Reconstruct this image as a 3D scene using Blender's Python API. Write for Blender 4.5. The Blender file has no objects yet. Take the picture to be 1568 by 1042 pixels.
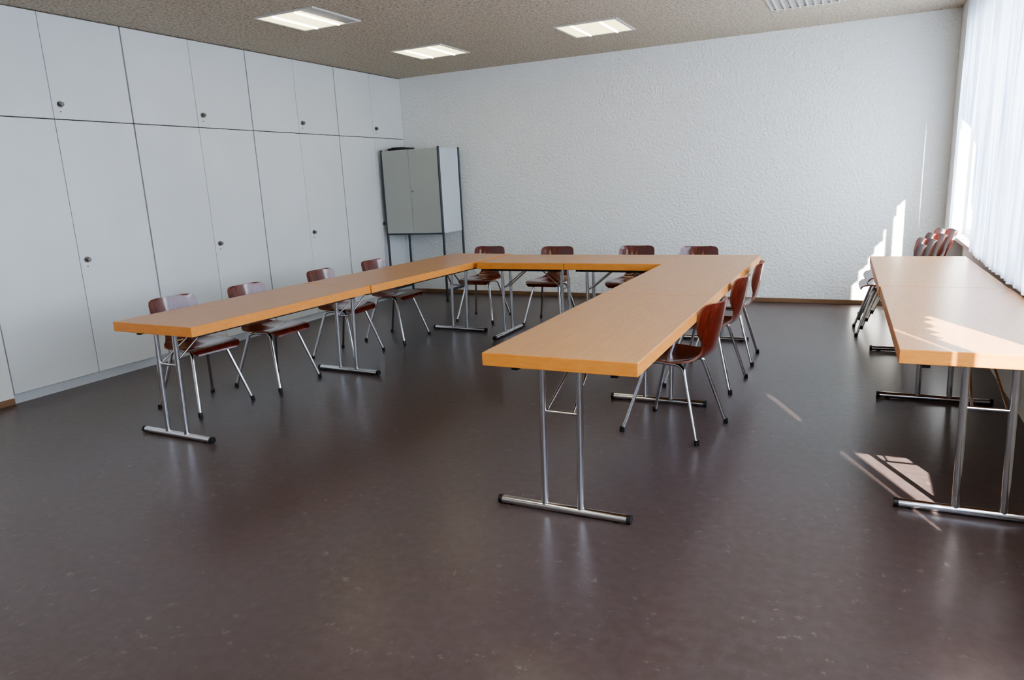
import bpy, math, random
from mathutils import Vector, Matrix
random.seed(4)
C=bpy.context.scene.collection
YB=8.344; XC=-5.603; H=2.867; XR=.78; YF=-2.6; YP=7.9

# ------------------------------------------------------------ materials
def s2l(c):
    return tuple(((x/255)/12.92 if x/255<=.04045 else ((x/255+.055)/1.055)**2.4) for x in c)+(1,)
def mat(name,col,rough=.5,metal=0,spec=None):
    m=bpy.data.materials.new(name);m.use_nodes=True
    b=m.node_tree.nodes['Principled BSDF']
    b.inputs['Base Color'].default_value=s2l(col);b.inputs['Roughness'].default_value=rough;b.inputs['Metallic'].default_value=metal
    if spec is not None: b.inputs['Specular IOR Level'].default_value=spec
    return m
def nd(m,t,**k):
    n=m.node_tree.nodes.new(t)
    for a,v in k.items():
        if a in n.inputs: n.inputs[a].default_value=v
        else: setattr(n,a,v)
    return n
def lk(m,a,b): m.node_tree.links.new(a,b)
def coords(m,scale=(1,1,1)):
    t=nd(m,'ShaderNodeTexCoord');mp=nd(m,'ShaderNodeMapping');mp.inputs['Scale'].default_value=scale
    lk(m,t.outputs['Object'],mp.inputs['Vector']);return mp.outputs[0]
def ramp(m,src,stops):
    r=nd(m,'ShaderNodeValToRGB')
    while len(r.color_ramp.elements)<len(stops): r.color_ramp.elements.new(.5)
    for e,(p,c) in zip(r.color_ramp.elements,stops): e.position=p;e.color=c if len(c)==4 else s2l(c)
    lk(m,src,r.inputs[0]);return r.outputs[0]
def noise(m,vec,scale,detail=3,rough=.5):
    n=nd(m,'ShaderNodeTexNoise');n.inputs['Scale'].default_value=scale;n.inputs['Detail'].default_value=detail;n.inputs['Roughness'].default_value=rough
    lk(m,vec,n.inputs['Vector']);return n.outputs['Fac']
def mixc(m,fac,a,b,mode='MIX'):
    x=nd(m,'ShaderNodeMix',data_type='RGBA',blend_type=mode)
    if isinstance(fac,(int,float)): x.inputs[0].default_value=fac
    else: lk(m,fac,x.inputs[0])
    for i,v in ((6,a),(7,b)):
        if isinstance(v,tuple): x.inputs[i].default_value=v
        else: lk(m,v,x.inputs[i])
    return x.outputs[2]
def bump(m,h,strength,dist=.01):
    b=nd(m,'ShaderNodeBump');b.inputs['Strength'].default_value=strength;b.inputs['Distance'].default_value=dist
    lk(m,h,b.inputs['Height']);lk(m,b.outputs[0],m.node_tree.nodes['Principled BSDF'].inputs['Normal'])
def base(m): return m.node_tree.nodes['Principled BSDF'].inputs['Base Color']

M={}
m=M['floor']=mat('linoleum_floor',(74,60,56),.29,spec=.5)
v=coords(m)
c=ramp(m,noise(m,v,1.1,3,.55),[(.3,(74,60,54)),(.7,(80,68,66))])
n2=noise(m,v,22,2,.6)
c=mixc(m,ramp(m,n2,[(.35,(0,0,0)),(.7,(255,255,255))]),c,s2l((86,73,71)))
fl=ramp(m,noise(m,v,24,4,.66),[(.60,(0,0,0)),(.68,(215,215,215))])
fl2=ramp(m,noise(m,v,3.1,2,.5),[(.40,(0,0,0)),(.6,(230,230,230))])
f3=mixc(m,1.0,fl,fl2,'MULTIPLY')
c=mixc(m,f3,c,s2l((128,116,111)))
lk(m,c,base(m))

m=M['plaster']=mat('rough_plaster_wall',(233,233,228),.85)
v=coords(m)
vo=nd(m,'ShaderNodeTexVoronoi',feature='SMOOTH_F1');vo.inputs['Scale'].default_value=40;lk(m,v,vo.inputs['Vector'])
nn=noise(m,v,34,3,.6)
mm=nd(m,'ShaderNodeMath',operation='ADD');lk(m,vo.outputs['Distance'],mm.inputs[0]);lk(m,nn,mm.inputs[1])
bump(m,mm.outputs[0],.6,.011)

m=M['ceil']=mat('acoustic_ceiling',(160,146,128),.95)
v=coords(m)
c=ramp(m,noise(m,v,46,5,.75),[(.36,(138,125,107)),(.52,(200,186,164)),(.7,(220,210,192))])
lk(m,c,base(m));bump(m,noise(m,v,46,5,.75),.6,.01)

M['wallwhite']=mat('painted_wall',(226,226,222),.8)
m=M['door']=mat('cupboard_laminate',(216,218,216),.42)
v=coords(m);lk(m,ramp(m,noise(m,v,1.2,3),[(.3,(217,219,217)),(.7,(224,226,224))]),base(m))
M['plinth']=mat('plinth_grey',(186,190,192),.5)
M['gap']=mat('dark_gap',(38,33,30),.8)
M['brownbase']=mat('brown_baseboard',(128,98,70),.5)
m=M['chrome']=mat('chrome',(210,210,212),.16,1)
M['chromedk']=mat('knob_nickel',(128,124,118),.35,.45)
M['black']=mat('black_plastic',(18,18,19),.45)
def wood(name,a,b,d,rough,axis=(1,1,1)):
    m=mat(name,a,rough);v=coords(m,axis)
    g=noise(m,v,5,6,.62)
    c=ramp(m,g,[(.3,a),(.55,b),(.75,d)])
    lk(m,c,base(m));return m
M['beech']=wood('beech_tabletop',(182,129,77),(192,140,85),(201,151,98),.32,(1.2,16,1.2))
M['beechedge']=wood('beech_edge',(206,130,54),(214,140,63),(220,150,74),.4,(3,3,20))
m=M['shell']=wood('stained_plywood_shell',(72,23,15),(95,32,20),(120,49,30),.2,(2,14,2))
m.node_tree.nodes['Principled BSDF'].inputs['Coat Weight'].default_value=.5
M['shelledge']=mat('plywood_edge',(120,66,42),.5)
M['board']=mat('grey_green_laminate',(170,172,164),.5)
M['boardsidelit']=mat('grey_side_panel_lit',(200,206,208),.5)  # window light on the side painted in as a paler, bluer grey
M['steel']=mat('dark_steel_post',(70,76,80),.4,.5)
M['frame']=mat('window_frame_white',(225,226,226),.4)
M['lamphousing']=mat('lamp_housing',(206,204,196),.5)
M['louvre']=mat('lamp_louvre_grey',(176,174,168),.4)
def emis(name,col,st):
    m=bpy.data.materials.new(name);m.use_nodes=True;nt=m.node_tree;nt.nodes.clear()
    e=nt.nodes.new('ShaderNodeEmission');o=nt.nodes.new('ShaderNodeOutputMaterial');nt.links.new(e.outputs[0],o.inputs[0])
    e.inputs[0].default_value=s2l(col);e.inputs[1].default_value=st;return m
M['lamp']=emis('lamp_diffuser',(255,241,188),2.9)
M['lampfill']=emis('lamp_diffuser_fill',(255,245,226),8.5)  # added fill glow for unseen lamp rows, brightens the room
M['tube']=emis('lamp_tube',(255,250,228),8)
m=bpy.data.materials.new('sheer_curtain');m.use_nodes=True;nt=m.node_tree;nt.nodes.clear()
o=nt.nodes.new('ShaderNodeOutputMaterial');mx=nt.nodes.new('ShaderNodeMixShader');mx.inputs[0].default_value=.5
d=nt.nodes.new('ShaderNodeBsdfDiffuse');d.inputs[0].default_value=(.8,.82,.85,1);t=nt.nodes.new('ShaderNodeBsdfTranslucent')
v=coords(m,(0,1,.03));c=ramp(m,noise(m,v,26,3,.6),[(.35,(140,162,200)),(.62,(240,244,250))])  # pleat shade painted in: darker bluish streaks stand in for doubled folds
nt.links.new(c,t.inputs[0])
nt.links.new(d.outputs[0],mx.inputs[1]);nt.links.new(t.outputs[0],mx.inputs[2]);nt.links.new(mx.outputs[0],o.inputs[0])
M['curtain']=m
m=bpy.data.materials.new('window_glass');m.use_nodes=True;nt=m.node_tree;nt.nodes.clear()
o=nt.nodes.new('ShaderNodeOutputMaterial');mx=nt.nodes.new('ShaderNodeMixShader');mx.inputs[0].default_value=.06
d=nt.nodes.new('ShaderNodeBsdfTransparent');t=nt.nodes.new('ShaderNodeBsdfGlossy');t.inputs['Roughness'].default_value=.02
nt.links.new(d.outputs[0],mx.inputs[1]);nt.links.new(t.outputs[0],mx.inputs[2]);nt.links.new(mx.outputs[0],o.inputs[0])
M['glass']=m

# ------------------------------------------------------------ mesh builder
class B:
    def __init__(s): s.v=[];s.f=[];s.m=[];s.sm=[];s.mats=[]
    def mi(s,k):
        if k not in s.mats: s.mats.append(k)
        return s.mats.index(k)
    def add(s,vs,fs,k,smooth=False):
        o=len(s.v);s.v+=[tuple(x) for x in vs]
        i=s.mi(k)
        for f in fs: s.f.append([o+a for a in f]);s.m.append(i);s.sm.append(smooth)
    def box(s,x0,x1,y0,y1,z0,z1,k,bev=0,topk=None):
        if bev<=0:
            vs=[(x,y,z) for z in (z0,z1) for y in (y0,y1) for x in (x0,x1)]
            fs=[(0,2,3,1),(0,1,5,4),(1,3,7,5),(3,2,6,7),(2,0,4,6)]
            s.add(vs,fs,k);s.add([vs[i] for i in (4,5,7,6)],[(0,1,2,3)],topk or k)
        else:
            b=bev;vs=[]
            def rect(z,i): return [(x0+i,y0,z),(x1-i,y0,z),(x1,y0+i,z),(x1,y1-i,z),(x1-i,y1,z),(x0+i,y1,z),(x0,y1-i,z),(x0,y0+i,z)]
            def inset(z): return [(x0+b*1.6,y0+b,z),(x1-b*1.6,y0+b,z),(x1-b,y0+b*1.6,z),(x1-b,y1-b*1.6,z),(x1-b*1.6,y1-b,z),(x0+b*1.6,y1-b,z),(x0+b,y1-b*1.6,z),(x0+b,y0+b*1.6,z)]
            L=[inset(z0),rect(z0+b,b),rect(z1-b,b),inset(z1)]
            for l in L: vs+=l
            fs=[tuple(range(7,-1,-1))]
            for r in range(3):
                for j in range(8): fs.append((r*8+j,r*8+(j+1)%8,(r+1)*8+(j+1)%8,(r+1)*8+j))
            s.add(vs,fs,k);s.add(L[3],[tuple(range(8))],topk or k)
    def tube(s,pts,r,k,n=10,cap=True,sq=(1,1)):
        P=[Vector(p) for p in pts];rings=[]
        t0=(P[1]-P[0]).normalized();up=Vector((0,0,1)) if abs(t0.z)<.9 else Vector((1,0,0))
        nrm=t0.cross(up).normalized()
        for i,p in enumerate(P):
            if i==0: t=(P[1]-P[0]).normalized()
            elif i==len(P)-1: t=(P[-1]-P[-2]).normalized()
            else: t=((P[i+1]-p).normalized()+(p-P[i-1]).normalized()).normalized()
            nrm=(nrm-t*nrm.dot(t)).normalized();bn=t.cross(nrm)
            rr=r[i] if isinstance(r,(list,tuple)) else r
            rings.append([p+nrm*math.cos(a)*rr*sq[0]+bn*math.sin(a)*rr*sq[1] for a in [2*math.pi*j/n for j in range(n)]])
        vs=[q for g in rings for q in g]
        fs=[(i*n+j,i*n+(j+1)%n,(i+1)*n+(j+1)%n,(i+1)*n+j) for i in range(len(P)-1) for j in range(n)]
        s.add(vs,fs,k,True)
        if cap:
            s.add(rings[0],[tuple(range(n-1,-1,-1))],k);s.add(rings[-1],[tuple(range(n))],k)
    def mesh(s,name):
        me=bpy.data.meshes.new(name);me.from_pydata(s.v,[],s.f)
        for k in s.mats: me.materials.append(M[k])
        me.polygons.foreach_set('material_index',s.m);me.polygons.foreach_set('use_smooth',s.sm);me.update()
        return me
    def obj(s,name,loc=(0,0,0),rot=0):
        return place(s.mesh(name),name,loc,rot)
def place(me,name,loc,rot=0,rx=0,ry=0):
    o=bpy.data.objects.new(name,me);C.objects.link(o);o.location=loc;o.rotation_euler=(rx,ry,rot);return o
def bend(pts,rad=.03,n=5):
    P=[Vector(p) for p in pts];out=[P[0]]
    for i in range(1,len(P)-1):
        a=(P[i-1]-P[i]);b=(P[i+1]-P[i]);r=min(rad,a.length*.45,b.length*.45)
        p0=P[i]+a.normalized()*r;p2=P[i]+b.normalized()*r
        for j in range(n+1):
            t=j/n;out.append(p0*(1-t)**2+P[i]*2*t*(1-t)+p2*t*t)
    out.append(P[-1]);return out

# ------------------------------------------------------------ room shell
XO=XR+.22   # outer face window wall
b=B();b.box(XC-.3,XO,YF-.1,YB+.1,-.1,0,'floor');b.obj('floor')
b=B();b.box(XC-.3,XO,YF-.1,YB+.1,H,H+.12,'ceil');b.obj('ceiling')
b=B();b.box(XC-.3,XO,YB,YB+.1,0,H,'plaster');b.obj('wall_back')
b=B();b.box(XC-.3,XO,YF-.1,YF,0,H,'wallwhite');b.obj('wall_front')
b=B();b.box(XC-.3,XC,YF,2.925,0,H,'wallwhite');b.obj('wall_left')
b=B()
b.box(XR+.12,XO,YF,YP,0,.78,'wallwhite')
b.box(XR+.12,XO,YF,YP,2.66,H,'wallwhite')
b.box(XR,XO,YP,YB,0,H,'wallwhite')
b.box(XR+.12,XO,YF,YF+.4,.78,2.66,'wallwhite')
b.obj('wall_right')
b=B();b.box(XC+.0,XR,YB-.014,YB,0,.05,'brownbase',.003);b.obj('baseboard_back')
b=B();b.box(XC,XC+.014,YF,2.92,0,.05,'brownbase',.003);b.obj('baseboard_left')
b=B();b.box(XR+.02,XR+.24,YF+.4,YP-.002,.75,.785,'frame',.004);b.obj('trim_1')
ys=[YF+.4+(YP-YF-.4)*i/6 for i in range(7)]
for i in range(6):
    y0,y1=ys[i],ys[i+1];b=B();x0,x1=XR+.13,XR+.19
    b.box(x0,x1,y0,y1,.785,.85,'frame');b.box(x0,x1,y0,y1,2.6,2.66,'frame')
    b.box(x0,x1,y0,y0+.05,.85,2.6,'frame');b.box(x0,x1,y1-.05,y1,.85,2.6,'frame')
    b.box(x0+.01,x1-.01,(y0+y1)/2-.03,(y0+y1)/2+.03,.85,2.6,'frame')
    b.box(x0+.028,x0+.032,y0+.05,y1-.05,.85,2.6,'glass')
    b.obj('window_%d'%(i+1))

# curtains (pleated sheets)
def curtain(y0,y1,zf,z1,x,amp,per,seed):
    b=B();n=int((y1-y0)/.012);rnd=random.Random(seed);vs=[];nz=8
    ph=rnd.random()*6
    for i in range(n+1):
        y=y0+(y1-y0)*i/n
        z0=zf(y) if callable(zf) else zf
        u=2*math.pi*y/per+ph
        a=math.sin(u+.8*math.sin(u*.37))*amp+.35*amp*math.sin(u*2.3+1)
        for j in range(nz+1):
            t=j/nz
            vs.append((x+a*(1-.35*t)+.004*math.sin(9*y+5*t),y,z0+(z1-z0)*t))
    fs=[(i*(nz+1)+j,(i+1)*(nz+1)+j,(i+1)*(nz+1)+j+1,i*(nz+1)+j+1) for i in range(n) for j in range(nz)]
    b.add(vs,fs,'curtain',True);return b.obj('sheer_curtain')
def hem(y):
    if y<6.5 or y>7.64: return .765
    if y<6.7: return .765+(y-6.5)/.2*.9
    return 1.665+(y-6.7)*.17
curtain(2.85,YP-.01,hem,2.84,XR+.022,.024,.13,1)
curtain(-2.3,2.22,.765,2.84,XR+.025,.02,.13,2)
curtain(2.24,2.84,1.62,2.84,XR+.025,.02,.13,3)  # added out of view; raised hem lets a sun patch onto the floor
b=B();b.box(XR-.01,XR+.06,YF,YP-.01,2.84,2.866,'frame',.004);b.obj('curtain_rail')

# ------------------------------------------------------------ cupboards
PIT=.677;N=8;Y0=YB-PIT*N
b=B()
b.box(XC-.28,XC-.021,Y0,YB-.002,.0,H-.004,'gap')
b.box(XC-.03,XC-.012,Y0,YB-.002,0,.072,'plinth')
for i in range(N):
    a=Y0+PIT*i;c=a+PIT
    pl=.0065 if i%2==0 else .0025
    pr=.0025 if i%2==0 else .0065
    b.box(XC-.021,XC,a+pl,c-pr,.075,2.084,'door',.0015)
    b.box(XC-.021,XC,a+pl,c-pr,2.091,H-.008,'door',.0015)
    if i%2==1:
        for z in (1.0,2.2):
            yk=a+.062
            b.tube([(XC,yk,z),(XC+.004,yk,z)],.024,'chromedk',16)
            b.tube([(XC+.004,yk,z),(XC+.018,yk,z),(XC+.02,yk,z),(XC+.03,yk,z),(XC+.033,yk,z)],[.009,.009,.016,.017,.012],'chromedk',16)
            b.tube([(XC,yk-.004,z-.055),(XC+.003,yk-.004,z-.055)],.006,'chromedk',10)
b.obj('built_in_cupboard')

# ------------------------------------------------------------ folding table
W=.69;HT=.74;TH=.058
def table(name,L,feet,loc,rot,w=W,fo=0.0):
    """local X = length, centred; feet=[(x, dir)]; dir=+1 strut goes +x"""
    b=B();b.box(-L/2,L/2,-w/2,w/2,HT-TH,HT,'beechedge',.002,'beech')
    zt=HT-TH
    b.box(-L/2+.07,L/2-.07,-.24,-.21,zt-.03,zt+.001,'black');b.box(-L/2+.07,L/2-.07,.21,.24,zt-.03,zt+.001,'black')
    for x,dr in feet:
        fy=fo;fl=.3
        b.tube([(x,fy-fl,.02),(x,fy+fl,.02)],.019,'chrome',14,True,(1,1))
        for sg in (-1,1):
            b.tube([(x,fy+sg*(fl-.004),.02),(x,fy+sg*(fl+.014),.02)],.0205,'black',14)
            b.tube([(x,fy+sg*(fl-.05),.0),(x,fy+sg*(fl-.05),.012)],.016,'black',12)
            b.tube([(x,fy+sg*.085,.03),(x,fy*.6+sg*.085,zt-.012)],.0155,'chrome',14)
        b.tube([(x,-.24,zt-.014),(x,.24,zt-.014)],.013,'chrome',12)
        zc=.47
        b.tube([(x,fy-.085,zc),(x,fy+.085,zc)],.008,'chrome',10)
        for sg in (-1,1):
            b.tube(bend([(x,fy+sg*.06,zc),(x+dr*.02,fy+sg*.06,zc+.01),(x+dr*.26,sg*.035,zt-.01)],.02),.006,'chrome',8)
        b.box(x+dr*.26-.02,x+dr*.26+.02,-.06,.06,zt-.02,zt,'black')
    return b.obj(name,loc,rot)
hp=math.pi/2
table('folding_table',1.62,[(-.715,1)],(-1.088,3.415,0),hp,fo=.03)
table('folding_table',2.22,[(-.955,1),(.95,-1)],(-1.088,5.337,0),hp,fo=.03)
table('folding_table',1.60,[(-.69,1)],(-3.655,3.51,0),hp-.025,fo=.06)
table('folding_table',2.22,[(-1.0,1),(.7,-1)],(-3.575,5.425,0),hp-.045,fo=.06)
table('folding_table',.86,[(.31,-1),(-.3,1)],(-2.735,6.10,0),0)
table('folding_table',.86,[(-.31,1),(.3,-1)],(-1.868,6.10,0),0)
table('folding_table',1.66,[(-.66,1)],(.485,3.925,0),hp+.02,w=.655,fo=-.02)
table('folding_table',1.62,[(-.66,1),(.66,-1)],(.445,5.57,0),hp+.02,w=.655,fo=-.02)

# ------------------------------------------------------------ shell chair (faces +X)
def chair_mesh():
    b=B()
    prof=[ # x,z,halfwidth,side curl
     (.215,.405,.150,0),(.212,.424,.178,0),(.195,.440,.190,.001),(.15,.447,.197,.004),(.09,.444,.200,.008),(.02,.437,.200,.012),(-.05,.432,.197,.014),
     (-.11,.434,.185,.014),(-.155,.442,.160,.012),(-.185,.458,.132,.010),(-.205,.482,.112,.010),(-.217,.510,.104,.012),(-.226,.540,.112,.018),
     (-.234,.570,.138,.028),(-.241,.600,.165,.038),(-.248,.640,.180,.044),(-.256,.685,.184,.045),(-.264,.725,.182,.043),(-.268,.750,.172,.038),(-.270,.763,.150,.03),(-.271,.768,.11,.018)]
    n=len(prof);mW=12;top=[];bot=[]
    P=[Vector((p[0],0,p[1])) for p in prof]
    for i,p in enumerate(prof):
        t=(P[min(i+1,n-1)]-P[max(i-1,0)]).normalized()
        nr=Vector((t.z,0,-t.x))
        if nr.z<0 and abs(nr.z)>.7: nr=-nr
        for j in range(mW+1):
            u=-1+2*j/mW
            q=P[i]+Vector((0,u*p[2],0))+nr*(p[3]*u*u)
            top.append(q+nr*.0055);bot.append(q-nr*.0055)
    k=mW+1
    fs=[(i*k+j,i*k+j+1,(i+1)*k+j+1,(i+1)*k+j) for i in range(n-1) for j in range(mW)]
    b.add(top,fs,'shell',True);b.add(bot,[f[::-1] for f in fs],'shell',True)
    loop=[j for j in range(k)]+[i*k+mW for i in range(1,n)]+[(n-1)*k+j for j in range(mW-1,-1,-1)]+[i*k for i in range(n-2,0,-1)]
    vs=[top[i] for i in loop]+[bot[i] for i in loop];l=len(loop)
    b.add(vs,[(i,l+i,l+(i+1)%l,(i+1)%l) for i in range(l)],'shelledge',True)
    for s in (-1,1):
        b.tube(bend([(.235,s*.215,.0),(.115,s*.135,.405),(.07,s*.115,.42),(-.07,s*.115,.415),(-.11,s*.135,.40),(-.225,s*.215,0)],.045,6),.0105,'chrome',12)
        for x in (.235,-.225):
            b.tube([(x,s*.215,0),(x*.985,s*.2125,.03)],.014,'black',10)
    for x in (.06,-.06): b.tube([(x,-.115,.418),(x,.115,.418)],.009,'chrome',10)
    for x in (.06,-.06):
        for s in (-1,1): b.tube([(x,s*.09,.41),(x,s*.09,.434)],.016,'black',10)
    return b.mesh('shell_chair')
CH=chair_mesh()
def chair(x,y,rot,z=0,ry=0): return place(CH,'shell_chair',(x,y,z),rot,0,ry)
for x,y,r in [(-4.14,3.40,-.1),(-4.05,4.02,-.02),(-4.08,4.93,.03),(-4.05,5.66,-.02)]: chair(x,y,r)
for x,y,r in [(-3.66,6.76,-hp+.03),(-2.84,6.72,-hp),(-2.0,6.76,-hp-.03),(-1.36,6.68,-hp)]: chair(x,y,r)
for x,y,r in [(-.905,3.95,math.pi-.2),(-.91,4.93,math.pi-.1),(-.90,5.68,math.pi+.03)]: chair(x,y,r)
for sx,sy,n in ((.26,6.93,4),(.30,7.55,3)):
    for i in range(n): chair(sx+.035*i,sy,math.pi+.05,.058*i,-.05*i)

# ------------------------------------------------------------ AV cabinet on posts
b=B();x0,x1,y0,y1=-5.545,-4.68,7.70,8.2;z0,z1=.865,1.915
b.box(x0+.012,x1-.012,y0+.012,y1,z0,z1,'boardsidelit',.002)
xm=-5.125
b.box(x0+.02,xm-.002,y0-.004,y0+.012,z0+.01,z1-.005,'board',.002)
b.box(xm+.002,x1-.016,y0-.004,y0+.012,z0+.01,z1-.005,'board',.002)
b.box(x1-.012,x1-.004,y0+.03,y1-.03,z0+.01,z1-.01,'boardsidelit',.002)
for x in (x0+.012,x1-.008):
    for y in (y0+.004,y1-.004): b.box(x-.012,x+.012,y-.012,y+.012,.012,z1+.012,'steel',.003)
for x in (x0+.012,x1-.008):
    b.box(x-.013,x+.013,y0,y1,.12,.15,'steel')
    for y in (y0+.004,y1-.004): b.tube([(x,y,0),(x,y,.02)],.02,'black',12)
b.box(x0,x1,y0+.008,y0+.03,z0-.012,z0+.006,'steel')
b.tube([(xm+.03,y0-.004,1.40),(xm+.03,y0-.014,1.40)],.010,'chromedk',12)
b.obj('media_cabinet')
b=B();b.box(-.14,.14,-.10,.10,.0,.028,'black',.006);b.box(-.12,.05,-.05,.03,.028,.04,'black',.004);b.obj('media_player',(-5.33,7.86,1.917))

# ------------------------------------------------------------ ceiling lamps
def lamp(cx,cy,lit,dead=0):
    b=B();h=.31;z=H
    fw=.022
    for a in ((-h,h,-h,-h+fw),(-h,h,h-fw,h),(-h,-h+fw,-h+fw,h-fw),(h-fw,h,-h+fw,h-fw)):
        b.box(a[0],a[1],a[2],a[3],z-.012,z-.0005,'lamphousing')
    if lit:
        xe=h-fw-dead
        b.box(-h+fw,xe,-h+fw,h-fw,z-.006,z-.001,lit)
        if dead: b.box(xe,h-fw,-h+fw,h-fw,z-.008,z-.001,'louvre')
        for x in (-.14,.10 if dead else .14): b.tube([(x,-.27,z-.012),(x,.27,z-.012)],.011,'tube',8)
    else:
        b.box(-h+fw,h-fw,-h+fw,h-fw,z-.004,z-.001,'louvre')
        for i in range(9):
            x=-.25+i*.0625;b.box(x-.004,x+.004,-h+fw,h-fw,z-.03,z-.004,'lamphousing')
    b.obj('ceiling_lamp',(cx,cy,0))
for cy in (6.95,5.03,3.11,1.19,-.73):
    for cx in (-4.24,-2.38,-.5): lamp(cx,cy,(None if (cx>-1 and cy>2) else 'lampfill' if cy<3 else None if 3<cy<4 else 'lamp'),.13 if (cx<-4 and cy==5.03) else 0)  # unseen rows nearest and behind the camera carry the added fill glow

# ------------------------------------------------------------ light
sd=bpy.data.lights.new('sun','SUN');sd.energy=50;sd.angle=.012;sd.color=(1,.97,.92)
so=bpy.data.objects.new('sun',sd);C.objects.link(so)
so.rotation_euler=Vector((-1,2.0,-1.8)).to_track_quat('-Z','Y').to_euler();so.location=(4,-4,6)
w=bpy.data.worlds.new('sky');bpy.context.scene.world=w;w.use_nodes=True
bg=w.node_tree.nodes['Background'];bg.inputs[0].default_value=(.79,.89,1,1);bg.inputs[1].default_value=12.5

# ------------------------------------------------------------ camera
yaw,pitch,roll,f,hc=.458,.219,.047,1083.13,1.45
F=Vector((-math.sin(yaw)*math.cos(pitch),math.cos(yaw)*math.cos(pitch),-math.sin(pitch)))
r=Vector((math.cos(yaw),math.sin(yaw),0));u=r.cross(F)
r2=r*math.cos(roll)-u*math.sin(roll);u2=u*math.cos(roll)+r*math.sin(roll)
cd=bpy.data.cameras.new('camera');cd.sensor_width=36;cd.lens=36*f/1568;cd.clip_start=.05
co=bpy.data.objects.new('camera',cd);C.objects.link(co)
mt=Matrix((r2,u2,-F)).transposed().to_4x4();mt.translation=(0,0,hc);co.matrix_world=mt
bpy.context.scene.camera=co
bpy.context.scene.view_settings.view_transform='AgX'
bpy.context.scene.view_settings.look='AgX - Medium High Contrast'
bpy.context.scene.view_settings.exposure=.12
